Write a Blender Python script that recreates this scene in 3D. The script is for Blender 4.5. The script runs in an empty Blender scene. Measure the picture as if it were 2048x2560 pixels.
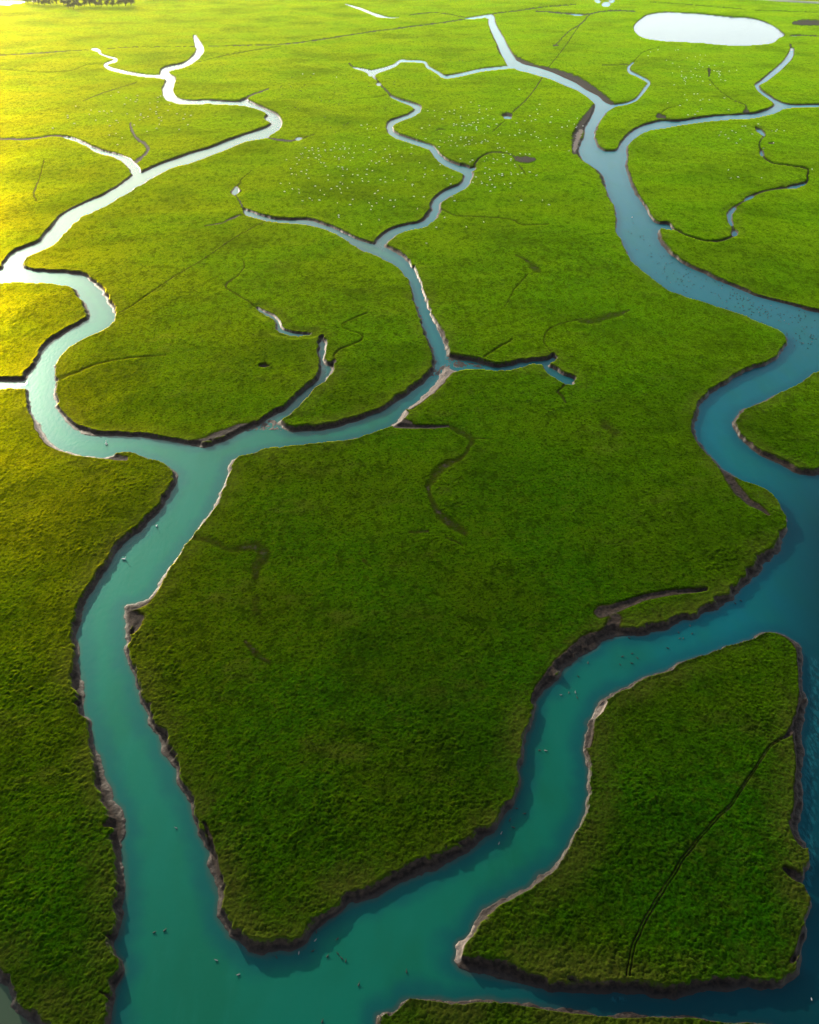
import bpy, bmesh, math, random
import numpy as np
from mathutils import Vector, Matrix, Euler
random.seed(7); rng = np.random.default_rng(11)

# ------------------------------------------------------------------ camera, sky, sun, exposure
scene = bpy.context.scene
HAZE = .000025
H, F = 120.0, 2048.0                       # flying height (m), focal length in photo pixels
PITCH = math.atan(1551.0 / F)
SP, CP = math.sin(PITCH), math.cos(PITCH)
cam_d = bpy.data.cameras.new('camera'); cam = bpy.data.objects.new('camera', cam_d)
scene.collection.objects.link(cam); scene.camera = cam
cam_d.sensor_fit = 'HORIZONTAL'; cam_d.sensor_width = 36; cam_d.lens = 36 * F / 2048
cam_d.clip_start = 1; cam_d.clip_end = 60000
cam.location = (0, 0, H); cam.rotation_euler = (math.pi / 2 - PITCH, 0, 0)

SUN_EL, SUN_AZ = math.radians(13), math.radians(32)      # azimuth left of the view direction (+Y)
sdir = Vector((-math.sin(SUN_AZ) * math.cos(SUN_EL), math.cos(SUN_AZ) * math.cos(SUN_EL), math.sin(SUN_EL)))
world = bpy.data.worlds.new('World'); scene.world = world; world.use_nodes = True
wn = world.node_tree.nodes; sky = wn.new('ShaderNodeTexSky'); sky.sky_type = 'NISHITA'; sky.sun_disc = False
sky.sun_elevation = SUN_EL; sky.sun_rotation = -SUN_AZ
sky.air_density = 1.0; sky.dust_density = 2.0; sky.ozone_density = 1.0
bg = wn['Background']; bg.inputs[1].default_value = 0.12
wl = world.node_tree.links
def wm(op, a, b=0.):                       # bright hazy band of sky above the horizon, brightest towards the sun
    m = wn.new('ShaderNodeMath'); m.operation = op
    for k, v in enumerate((a, b)):
        if hasattr(v, 'is_output'): wl.new(v, m.inputs[k])
        else: m.inputs[k].default_value = v
    return m.outputs[0]
tcw = wn.new('ShaderNodeTexCoord'); sx = wn.new('ShaderNodeSeparateXYZ'); wl.new(tcw.outputs['Generated'], sx.inputs[0])
dp = wn.new('ShaderNodeVectorMath'); dp.operation = 'DOT_PRODUCT'; wl.new(tcw.outputs['Generated'], dp.inputs[0]); dp.inputs[1].default_value = sdir
band = wm('MULTIPLY', wm('EXPONENT', wm('MULTIPLY', wm('ABSOLUTE', sx.outputs[2]), -10.0)), 54.0)
glow = wm('MULTIPLY', wm('POWER', wm('MAXIMUM', dp.outputs['Value'], 0.0), 10.0), 10.0)
hz = wn.new('ShaderNodeVectorMath'); hz.operation = 'SCALE'; hz.inputs[0].default_value = (.88, .98, 1.0); wl.new(wm('ADD', band, glow), hz.inputs['Scale'])
ad = wn.new('ShaderNodeVectorMath'); ad.operation = 'ADD'; wl.new(sky.outputs[0], ad.inputs[0]); wl.new(hz.outputs[0], ad.inputs[1]); wl.new(ad.outputs[0], bg.inputs[0])
sl = bpy.data.lights.new('sun', 'SUN'); sl.energy = 5.0; sl.angle = math.radians(0.5); sl.color = (1.0, 0.87, 0.66)
so = bpy.data.objects.new('sun', sl); scene.collection.objects.link(so)
so.rotation_euler = sdir.to_track_quat('Z', 'Y').to_euler()
scene.view_settings.view_transform = 'Standard'; scene.view_settings.look = 'None'
scene.view_settings.exposure = 0.0; scene.view_settings.gamma = 1.0

# ------------------------------------------------------------------ helpers
def G(x, y):
    """photo pixel -> point of the marsh plane (m)"""
    dx = np.asarray(x, float) - 1024; dy = np.asarray(y, float) - 1280
    t = H / (dy * CP + F * SP)
    return t * dx, t * (F * CP - dy * SP)
def P(x, y):
    """marsh point -> photo pixel"""
    zc = y * CP + H * SP; yc = -y * SP + H * CP
    return 1024 + F * x / zc, 1280 + F * yc / zc
S = 3.369
def Z(r, c, s):
    a = np.array([[float(v) for v in q.split(',')] for q in s.split()])
    a[:, 0] = c * 512 + a[:, 0] / S; a[:, 1] = r * 512 + a[:, 1] / S
    if a.shape[1] > 2: a[:, 2] /= S
    return a
def J(*parts): return np.vstack(parts)
def catmull(p, n=4, closed=False):
    out = []; m = len(p)
    rngi = range(m if closed else m - 1)
    for i in rngi:
        if closed: p0, p1, p2, p3 = p[i - 1], p[i], p[(i + 1) % m], p[(i + 2) % m]
        else: p0, p1, p2, p3 = p[max(i - 1, 0)], p[i], p[i + 1], p[min(i + 2, m - 1)]
        for k in range(n):
            t = k / n
            out.append(.5 * ((2 * p1) + (p2 - p0) * t + (2 * p0 - 5 * p1 + 4 * p2 - p3) * t * t + (3 * p1 - p0 - 3 * p2 + p3) * t ** 3))
    if not closed: out.append(p[-1])
    return np.array(out)
def stroke(p, n=4):
    q = catmull(p, n); d = np.gradient(q[:, :2], axis=0); d /= np.maximum(np.linalg.norm(d, axis=1, keepdims=True), 1e-6)
    nrm = np.stack([-d[:, 1], d[:, 0]], 1); w = np.maximum(q[:, 2:3] * 1.15 + .8, .4) * .5
    return np.vstack([q[:, :2] + nrm * w, (q[:, :2] - nrm * w)[::-1]])

# ------------------------------------------------------------------ the waterlines, traced
river = J(
 Z(4,0,"900,2700 930,2100 950,1725 950,1600 960,1500 985,1400 1015,1290 1020,1200 985,1130 975,1060 1010,1000 1030,900 1030,830 1020,760 1030,680 1035,560 1040,450 1035,330 1015,250 1015,190 1045,130 1045,70 1030,10"),
 Z(3,0,"1010,1640 980,1560 940,1480 900,1390 870,1280 830,1160 805,1080 785,990 760,900 735,850 705,770 695,680 690,600 685,500 680,400 670,280 660,150 680,0"),
 Z(2,0,"710,1650 760,1550 820,1450 880,1360 940,1270 1010,1180 1090,1100 1180,1030 1250,960 1310,890 1370,820 1420,750 1460,680 1490,610 1495,550 1480,510 1420,460 1340,425 1260,400 1180,370 1090,350 1000,352 940,375 890,385 800,380 700,372 620,352 540,330 470,300 430,260 390,210 350,150 320,90 285,40 265,0"),
 Z(1,0,"245,1650 235,1590 228,1540 215,1500 235,1440 280,1390 320,1320 345,1250 380,1200 440,1150 510,1110 570,1070 640,1030 700,990 745,965 750,900 730,850 700,800 660,760 640,710 590,685 500,665 400,655 300,655 200,650 100,650 0,662 -300,720 -900,900 -900,600 -300,600 0,550 30,510 60,465 110,410 180,375 260,345 330,310 380,250 430,200 470,150 520,95 600,40"),
 Z(0,0,"690,1725 760,1690 860,1650 950,1600 1040,1540 1100,1490 1120,1465 1100,1435 1150,1425 1190,1455 1290,1410 1390,1370 1500,1335 1620,1290"),
 Z(0,1,"0,1262 100,1225 200,1185 300,1150 420,1110 520,1075 565,1045 545,1020 510,1000 535,975 520,950 460,920 380,900 280,885 170,878 0,872"),
 Z(0,0,"1600,878 1520,875 1440,850 1390,830 1370,760 1390,710 1405,680 1380,650 1400,610 1425,625 1470,660 1465,710 1450,770 1480,815 1540,840 1640,850"),
 Z(0,1,"0,845 120,852 240,858 300,855 340,838 430,885 520,925 590,960 630,1000 645,1050 620,1090 560,1130 510,1160 420,1175 320,1200 200,1250 100,1285 0,1320"),
 Z(0,0,"1600,1370 1500,1395 1400,1430 1300,1480 1200,1540 1130,1580 1080,1620 1000,1660 940,1700"),
 Z(1,0,"900,0 830,30 760,65 690,95 640,140 590,185 560,220 520,260 490,300 440,340 350,385 270,415 220,440 190,485 210,535 270,555 400,568 520,575 620,585 700,600 760,640 820,690 860,740 900,810 950,870 970,930 950,980 900,1030 820,1075 740,1110 660,1145 590,1190 530,1240 490,1300 465,1360 460,1440 475,1500 455,1560 455,1640 490,1725"),
 Z(2,0,"530,60 570,115 620,155 690,200 780,220 900,230 1020,230 1120,228 1220,235 1330,250 1440,270 1560,295 1650,312"),
 Z(2,1,"0,312 90,290 180,255 270,220 330,190 380,165 440,140 500,110 560,70 610,35"),
 Z(1,1,"680,1725 760,1650 840,1570 930,1490 980,1430 1000,1390 1000,1355 1060,1375 1050,1420 1000,1490 920,1570 850,1640"),
 Z(2,1,"750,0 700,40 640,80 620,110 650,150 700,180 760,190 900,180 1000,170 1100,150 1200,125 1320,80 1430,35 1510,0"),
 Z(1,2,"0,1590 60,1550 130,1490 190,1420 220,1360 230,1290 215,1220 250,1210 290,1230 310,1300 300,1360 250,1440 180,1530 80,1630"),
 Z(2,1,"1690,0 1650,60 1600,110 1500,150 1400,185 1300,215 1200,240 1100,255 950,270 800,290 650,308 520,320 420,350 330,370 250,400 210,450 190,500 190,560 160,640 120,720 60,820 10,900"),
 Z(2,0,"1690,960 1640,1030 1580,1110 1530,1200 1450,1290 1380,1380 1350,1450 1310,1510 1230,1570 1150,1610 1080,1620 1050,1660 1040,1725"),
 Z(3,0,"1035,80 1045,180 1060,280 1070,380 1100,460 1140,560 1180,700 1230,840 1290,980 1350,1100 1410,1220 1480,1350 1540,1470 1590,1590 1630,1725"),
 Z(4,1,"-50,100 0,230 40,340 60,430 90,550 130,630 135,720 130,790 150,850 210,930 215,980 260,1020 310,1070 400,1130 500,1145 600,1130 700,1105 780,1075 850,1020 900,950 980,890 1080,830 1150,760 1230,710 1400,660 1500,610 1600,575"),
 Z(4,2,"0,515 150,460 300,390 400,320 500,250 600,180 700,105 780,0"),
 Z(3,2,"850,1640 900,1540 930,1420 950,1300 965,1180 980,1060 1010,960 1040,850 1070,740 1110,680 1200,600 1280,500 1340,420 1440,360 1540,290 1630,220"),
 Z(3,3,"0,190 100,185 250,175 400,140 520,85 650,40"),
 Z(2,3,"760,1725 880,1660 1000,1610 1020,1560 1100,1480 1200,1390 1300,1280 1370,1210 1410,1130 1440,1020 1455,930 1430,860 1400,800 1340,730 1260,660 1180,620 1060,580 980,530 900,480 830,410 760,330 710,250 690,180 690,100 710,0"),
 Z(1,3,"740,1660 800,1600 870,1560 960,1500 1030,1450 1120,1400 1250,1360 1350,1310 1420,1230 1460,1150 1455,1110 1420,1070 1350,1030 1250,1000 1150,955 1050,910 950,880 850,845 750,810 650,780 550,740 470,715 400,670 330,620 260,570 190,510 130,450 100,380 70,310 15,240 20,150 10,50"),
 Z(0,2,"1715,1725 1660,1600 1640,1500 1600,1440 1530,1390 1470,1350 1430,1280 1440,1220 1470,1160 1480,1090 1520,1010 1560,930 1560,880 1530,840 1480,800 1400,750 1300,710 1200,670 1100,640 1000,610 900,580 860,540 830,500 880,500 960,540 1080,570 1200,610 1300,655 1400,700 1500,765 1590,810 1640,860 1700,885 1700,905 1660,930 1640,965 1600,1020 1570,1070 1555,1130 1570,1210 1600,1250 1650,1275"),
 Z(0,3,"0,1272 30,1255 80,1180 140,1120 220,1070 330,1035 400,1020 540,1022 700,1000 850,978 1000,970 1090,965 1200,955 1280,930 1350,890 1340,860 1290,820 1230,780 1190,740 1190,715 1240,680 1320,610 1400,540 1460,470 1488,405 1510,420 1500,480 1440,550 1360,620 1280,680 1220,715 1230,755 1290,800 1350,840 1420,870 1500,885 1600,885 1725,882 2200,870 2600,800 2600,850 2200,905 1725,905 1640,905 1540,905 1430,915 1350,950 1250,980 1150,1000 1000,1005 850,1015 700,1035 560,1055 430,1075 300,1095 220,1130 150,1180 110,1230 100,1280 105,1340 90,1390 110,1460 140,1560 180,1640"),
 Z(1,3,"245,0 290,80 330,140 380,165 440,165 480,185 480,210 440,205 390,195 365,220 370,290 400,340 450,400 540,470 640,530 760,580 900,650 1050,710 1200,770 1350,810 1500,850 1650,900 1725,912 2200,1000 3000,1100 3000,1200 2200,1230 1725,1390 1650,1440 1550,1500 1450,1550 1350,1590 1250,1640 1150,1690"),
 Z(2,3,"1060,0 1020,60 1005,120 1020,200 1080,270 1160,340 1260,400 1380,460 1500,520 1600,550 1680,560 1725,545 1950,500 2500,500 3500,700"),
 Z(4,3,"3500,2700 2600,2300 2000,2000 1500,1790 1250,1710 1150,1700 1000,1680 850,1660 700,1640 550,1635 300,1640 100,1620"),
 Z(4,2,"1725,1630 1600,1610 1450,1600 1300,1590 1150,1580 950,1540 850,1510 700,1500 600,1510 450,1510 350,1530 280,1530 200,1510 100,1490"),
 Z(4,1,"1725,1480 1680,1510 1640,1560 1600,1610 1540,1630 1480,1680 1470,1725 1380,2100 1300,2700"))
island = J(
 Z(3,3,"1300,125 1210,140 1150,180 1080,200 980,235 850,290 700,340 560,385 450,430 350,465 260,500 200,545 130,580 60,600"),
 Z(3,2,"1725,640 1640,690 1590,750 1550,830 1510,880 1500,980 1480,1080 1470,1150 1490,1250 1490,1350 1490,1450 1500,1540 1470,1640"),
 Z(4,2,"1430,20 1400,90 1370,170 1330,250 1260,320 1180,390 1080,460 1000,530 920,580 830,630 740,690 650,760 560,830 520,890 500,950 420,1020 385,1060 400,1110 370,1180 390,1220 480,1270 600,1310 750,1350 900,1390 1050,1420 1200,1440 1400,1460 1600,1480"),
 Z(4,3,"0,1475 150,1490 350,1500 500,1500 600,1490 700,1465 900,1430 1050,1430 1180,1455 1300,1440 1400,1400 1500,1330 1560,1240 1590,1150 1600,1050 1630,950 1640,800 1640,700 1620,600 1600,540 1620,480 1640,400 1620,200 1540,120"),
 Z(3,3,"1550,1725 1570,1600 1580,1450 1590,1300 1580,1100 1560,960 1600,880 1615,740 1590,600 1590,400 1585,300 1560,250 1480,190 1400,145"))
ponds = [
 Z(0,3,"165,240 180,200 240,150 300,120 430,102 560,108 700,115 850,130 1000,145 1130,150 1250,180 1340,220 1400,265 1430,295 1380,320 1340,355 1200,375 1000,380 880,370 730,355 600,350 450,345 330,330 250,315 190,280"),
 Z(4,0,"-900,600 -300,1100 0,1390 60,1470 130,1580 230,1680 330,1760 460,1950 700,2700 -900,2700"),
 Z(0,0,"-900,0 0,5 50,5 190,8 200,20 100,30 0,42 -900,70"),
 Z(0,1,"1445,705 1465,698 1485,708 1478,722 1455,724"),
 Z(0,1,"762,1168 785,1158 815,1162 820,1172 800,1182 770,1180"),
 Z(0,1,"235,1610 262,1575 285,1600 275,1630 250,1648 232,1635"),
 Z(0,2,"790,985 820,978 856,985 852,1003 820,1010 795,1000"),
 Z(0,2,"1555,0 1600,0 1610,20 1580,25"), Z(0,2,"1625,28 1655,15 1690,25 1685,50 1650,60 1620,48"), Z(0,2,"1680,0 1725,-5 1725,18 1690,20"),
]
creeks = [
 Z(0,0,"1400,645,40 1320,643,18 1250,640,16 1100,620,20 1000,597,22 930,578,20 885,550,20 920,528,14 975,510,22 965,492,10 900,475,8 845,452,12 835,430,20 800,417,20 770,415,8"),
 Z(0,0,"1400,640,60 1375,605,36 1430,575,30 1550,550,28 1640,490,36 1685,425,50 1665,370,40 1645,320,20 1640,295,6"),
 Z(0,0,"1150,1460,60 1115,1400,50 1060,1350,36 960,1305,18 880,1290,18 810,1266,16 750,1235,10 680,1200,10 600,1170,10 540,1156,5"),
 Z(1,1,"1010,1380,40 988,1330,24 985,1280,26 990,1220,34 990,1160,30 982,1135,14"),
 Z(1,1,"890,1100,5 850,1100,12 770,1100,24 700,1085,28 650,1070,32 630,1045,34 620,1010,20 600,970,14 540,935,12 490,910,8 445,878,4"),
 Z(1,1,"335,45,6 345,66,18 370,72,28 430,92,26 500,115,22 600,135,17 720,141,16 850,143,22 950,168,22 1050,203,24 1150,248,30 1230,292,36 1320,338,50 1400,365,60 1500,400,75 1600,450,75 1680,510,75 1735,590,72"),
 Z(1,2,"0,540,75 30,620,66 60,700,75 85,800,76 130,930,80 180,1050,84 240,1180,85 270,1280,88"),
 Z(0,1,"1565,812,5 1590,825,9 1640,845,12 1725,872,14 1762,890,24 1800,915,34 1770,950,28 1725,978,24 1640,1008,26 1570,1045,36 1563,1100,36 1600,1140,28 1725,1185,25 1825,1215,28 1915,1250,35 1955,1310,38 2035,1375,34 2125,1415,38 2200,1438,50 2222,1470,50 2205,1530,44 2155,1580,40 2055,1620,40 1975,1680,44 1945,1725,48 1940,1790,46 1875,1868,40 1805,1900,34 1725,1912,34 1620,1940,38 1540,1985,48 1490,2035,54 1475,2080,60"),
 Z(0,2,"550,1422,8 520,1432,22 480,1442,26"),
 Z(0,2,"870,540,70 805,430,62 770,350,58 722,260,50 692,190,46 690,145,36 640,137,18 540,150,10 470,156,4"),
 Z(0,2,"880,562,26 800,569,18 600,592,20 450,627,22 330,648,22 280,643,24 240,615,20 190,585,14 150,562,18 130,527,14 60,517,14 0,516,11 -75,514,18 -125,550,20 -205,580,22 -285,605,32 -325,618,46 -345,605,28 -405,585,14 -475,570,6"),
 Z(0,1,"1415,620,34 1425,650,14 1440,670,4"),
 Z(0,1,"1180,34,4 1300,70,12 1400,110,14 1460,132,20 1550,150,7 1640,150,3"),
 Z(0,2,"1640,920,60 1725,892,18 1825,875,13 1905,842,15 1955,790,20 1990,740,20 2018,700,20 1985,672,18 1915,635,18 1855,605,22 1845,572,18 1865,547,8 1888,525,4"),
 Z(1,2,"290,1300,50 400,1345,66 500,1357,60 600,1366,44 700,1385,26 850,1376,28 950,1347,28 1050,1327,22 1130,1330,26 1190,1320,25 1218,1290,22"),
 Z(1,2,"1130,1330,28 1170,1390,44 1230,1430,42 1300,1462,42 1380,1490,30"),
 Z(1,0,"-900,1540,70 -300,1530,60 0,1518,50 100,1518,42 180,1515,50 260,1500,70"),
 Z(0,3,"1198,1095,14 1230,1110,28 1265,1145,16"), Z(0,3,"1236,1272,10 1240,1298,22 1246,1318,8"),
 Z(0,3,"1465,1582,10 1530,1575,22 1610,1550,12"), Z(0,3,"1095,1690,14 1130,1672,22 1175,1655,10"),
 Z(1,3,"1018,28,14 975,75,26 968,120,26 992,180,16"), Z(1,3,"1008,220,18 1015,245,34 1025,268,14"),
 Z(0,2,"1345,120,3 1400,124,7 1460,127,3"),
 Z(0,3,"1495,306,3 1520,304,6 1540,303,3"),
 Z(0,0,"270,8,10 310,4,10"),
]
BANK_H = .80
def seen(poly, land_inside=False):
    """on the bank nearest the viewer the traced line is the grass edge, a bank's height up: put the waterline below it"""
    x, y = poly[:, 0], poly[:, 1]
    area = np.sum(x * np.roll(y, -1) - np.roll(x, -1) * y)
    t = np.roll(poly, -1, 0) - np.roll(poly, 1, 0); t /= np.maximum(np.linalg.norm(t, axis=1, keepdims=True), 1e-6)
    ny = -t[:, 0] * (1 if area > 0 else -1) * (-1 if land_inside else 1)
    m = H / ((np.clip(y, -150, 3000) - 1280) * CP + F * SP); dep = PITCH + np.arctan((np.clip(y, -150, 3000) - 1280) / F)
    q = poly.copy(); q[:, 1] += np.clip(ny, 0, 1) * BANK_H * np.cos(dep) / m * .9
    return q
WATER = [('river', seen(catmull(river, 4, True))), ('island', seen(catmull(island, 4, True), True))]
WATER += [('pond', seen(catmull(p, 4, True))) for p in ponds[:3]] + [('fine', catmull(p, 4, True)) for p in ponds[3:]]
def narrow(c): return c[:, 2].mean() < 6.6
WATER += [('fine', stroke(c)) if narrow(c) else ('creek', seen(stroke(c))) for c in creeks]

# ------------------------------------------------------------------ the ground sheet: rows and columns follow the distance
ys = np.concatenate([[-262, -258, -252, -244, -234, -222, -206, -186, -164, -142, -120, -100, -82, -66, -52], np.arange(-40, 2620, 2.0), np.arange(2620, 3300, 14.)])
xs = np.concatenate([np.arange(-3400, -300, 50.), np.arange(-300, -40, 10.), np.arange(-40, 2090, 2.0), np.arange(2090, 2360, 10.), np.arange(2360, 5450, 50.)])
NX, NY = len(xs), len(ys)
XX, YY = np.meshgrid(xs, ys)
WX, WY = G(XX, YY)
MPP = H / ((ys - 1280) * CP + F * SP)        # metres per photo pixel, by row
VPP = np.abs(np.gradient(WY[:, 0], ys))      # metres of ground per pixel down the column

def hash2(ix, iy, seed):
    h = (ix.astype(np.int64) * 374761393 + iy.astype(np.int64) * 668265263 + seed * 974634777) & 0x7fffffff
    h = ((h ^ (h >> 13)) * 1274126177) & 0x7fffffff
    return ((h ^ (h >> 16)) & 0xffffff) / float(0xffffff)
def vnoise(x, y, sc, seed=0):
    x = x / sc + 1000.5; y = y / sc + 1000.5
    ix = np.floor(x); iy = np.floor(y); fx = x - ix; fy = y - iy
    fx = fx * fx * (3 - 2 * fx); fy = fy * fy * (3 - 2 * fy)
    a = hash2(ix, iy, seed); b = hash2(ix + 1, iy, seed); c = hash2(ix, iy + 1, seed); d = hash2(ix + 1, iy + 1, seed)
    return (a * (1 - fx) + b * fx) * (1 - fy) + (c * (1 - fx) + d * fx) * fy
def fbm(x, y, sc, o=3, seed=0):
    r = 0; a = 1; s = 0
    for k in range(o):
        r = r + a * vnoise(x + 17.3 * k, y - 9.1 * k, sc / 2 ** k, seed + k); s += a; a *= .5
    return r / s
def cells(x, y, sc, seed=0, rad=.75):
    """domed tussocks: the tallest dome over each point, and that tussock's own random number"""
    x = x / sc; y = y / sc; ix = np.floor(x); iy = np.floor(y)
    best = np.zeros_like(x); val = np.zeros_like(x)
    for i in (-1, 0, 1):
        for j in (-1, 0, 1):
            cx = ix + i; cy = iy + j
            px = cx + hash2(cx, cy, seed); py = cy + hash2(cx, cy, seed + 5); h = hash2(cx, cy, seed + 9)
            r = rad * (.45 + .75 * h)
            dd = ((x - px) ** 2 + (y - py) ** 2) / (r * r)
            t = np.maximum(1 - dd, 0) ** .6 * (.18 + .82 * h * h)
            m = t > best; best[m] = t[m]; val[m] = h[m]
    return best, val
def sstep(a, b, v):
    t = np.clip((v - a) / (b - a), 0, 1); return t * t * (3 - 2 * t)

def winding(poly):
    cnt = np.zeros((NY, NX + 1), np.int16)
    n = len(poly)
    for i in range(n):
        x0, y0 = poly[i]; x1, y1 = poly[(i + 1) % n]
        if y0 == y1: continue
        s = 1 if y1 > y0 else -1
        a, b = (y0, y1) if y1 > y0 else (y1, y0)
        r0 = np.searchsorted(ys, a); r1 = np.searchsorted(ys, b)
        if r1 <= r0: continue
        r = np.arange(r0, r1); xc = x0 + (ys[r] - y0) * (x1 - x0) / (y1 - y0)
        c = np.searchsorted(xs, xc); np.add.at(cnt, (r, c), s)
    return np.cumsum(cnt, 1)[:, :NX] != 0
RMAX = 12.0
def signed(poly):
    d = np.full((NY, NX), RMAX, np.float32)
    wx, wy = G(poly[:, 0], poly[:, 1]); n = len(poly)
    for i in range(n):
        j = (i + 1) % n
        ylo, yhi = min(poly[i, 1], poly[j, 1]), max(poly[i, 1], poly[j, 1])
        mp = H / ((ylo - 1280) * CP + F * SP)
        r0 = np.searchsorted(WY[:, 0] * -1, -(max(wy[i], wy[j]) + RMAX)); r1 = np.searchsorted(WY[:, 0] * -1, -(min(wy[i], wy[j]) - RMAX))
        if r1 <= r0: continue
        rx = RMAX / MPP[r1 - 1] + 40 if r1 > 0 else 0
        mm = MPP[r0:r1]; lo = min(wx[i], wx[j]) - RMAX; hi = max(wx[i], wx[j]) + RMAX
        c0 = np.searchsorted(xs, 1024 + min(lo / mm.min(), lo / mm.max())); c1 = np.searchsorted(xs, 1024 + max(hi / mm.min(), hi / mm.max()))
        if c1 <= c0: continue
        X = WX[r0:r1, c0:c1]; Y = WY[r0:r1, c0:c1]
        ax, ay = wx[i], wy[i]; bx, by = wx[j] - ax, wy[j] - ay; L = bx * bx + by * by + 1e-9
        t = np.clip(((X - ax) * bx + (Y - ay) * by) / L, 0, 1)
        dd = np.hypot(X - ax - t * bx, Y - ay - t * by)
        np.minimum(d[r0:r1, c0:c1], dd, out=d[r0:r1, c0:c1])
    ins = winding(poly)
    return np.where(ins, -d, d)
sd = np.full((NY, NX), RMAX, np.float32); broad = None
sd_fine = np.full((NY, NX), RMAX, np.float32)
for kind, poly in WATER:
    s = signed(poly)
    if kind == 'fine': sd_fine = np.minimum(sd_fine, s)
    if kind == 'island': sd = np.maximum(sd, -s)
    else: sd = np.minimum(sd, s)
    if kind == 'river': broad = 1
jit = (fbm(WX, WY, 3.0, 3, 3) - .5) * 1.5 * np.clip(1.2 - MPP[:, None] * 2.0, .25, 1)
sd = sd + np.where(np.abs(sd) < RMAX, jit, 0)

WAR = (fbm(WX, WY, 2.6, 2, 301) - .5, fbm(WX, WY, 2.6, 2, 305) - .5)
# soft brushes: gullies, tracks and mud flats, each a line on the ground
def brush(lst, n=3):
    out = np.zeros((NY, NX), np.float32)
    for p in lst:
        amp = p[1]; q = catmull(p[0], n); amp = min(1., amp * 1.4) if p[0][:, 1].mean() < 420 else amp
        for i in range(len(q) - 1):
            x0, y0, w0 = q[i]; x1, y1, w1 = q[i + 1]; w = max(w0, w1) * .5 + 2
            r0, r1 = np.searchsorted(ys, [min(y0, y1) - w, max(y0, y1) + w]); c0, c1 = np.searchsorted(xs, [min(x0, x1) - w, max(x0, x1) + w])
            if r1 <= r0 or c1 <= c0: continue
            X = XX[r0:r1, c0:c1] + WAR[0][r0:r1, c0:c1] * min(w, 8); Y = YY[r0:r1, c0:c1] + WAR[1][r0:r1, c0:c1] * min(w, 8) * .6; bx, by = x1 - x0, y1 - y0; L = bx * bx + by * by + 1e-9
            t = np.clip(((X - x0) * bx + (Y - y0) * by) / L, 0, 1)
            d = np.hypot(X - x0 - t * bx, Y - y0 - t * by) / np.maximum((w0 + (w1 - w0) * t) * .5, 1.4)
            v = amp * np.clip(1.0 - d * d, 0, 1) * (.75 + .5 * (WAR[1][r0:r1, c0:c1] + .5))
            np.maximum(out[r0:r1, c0:c1], v, out=out[r0:r1, c0:c1])
    return out
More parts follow.
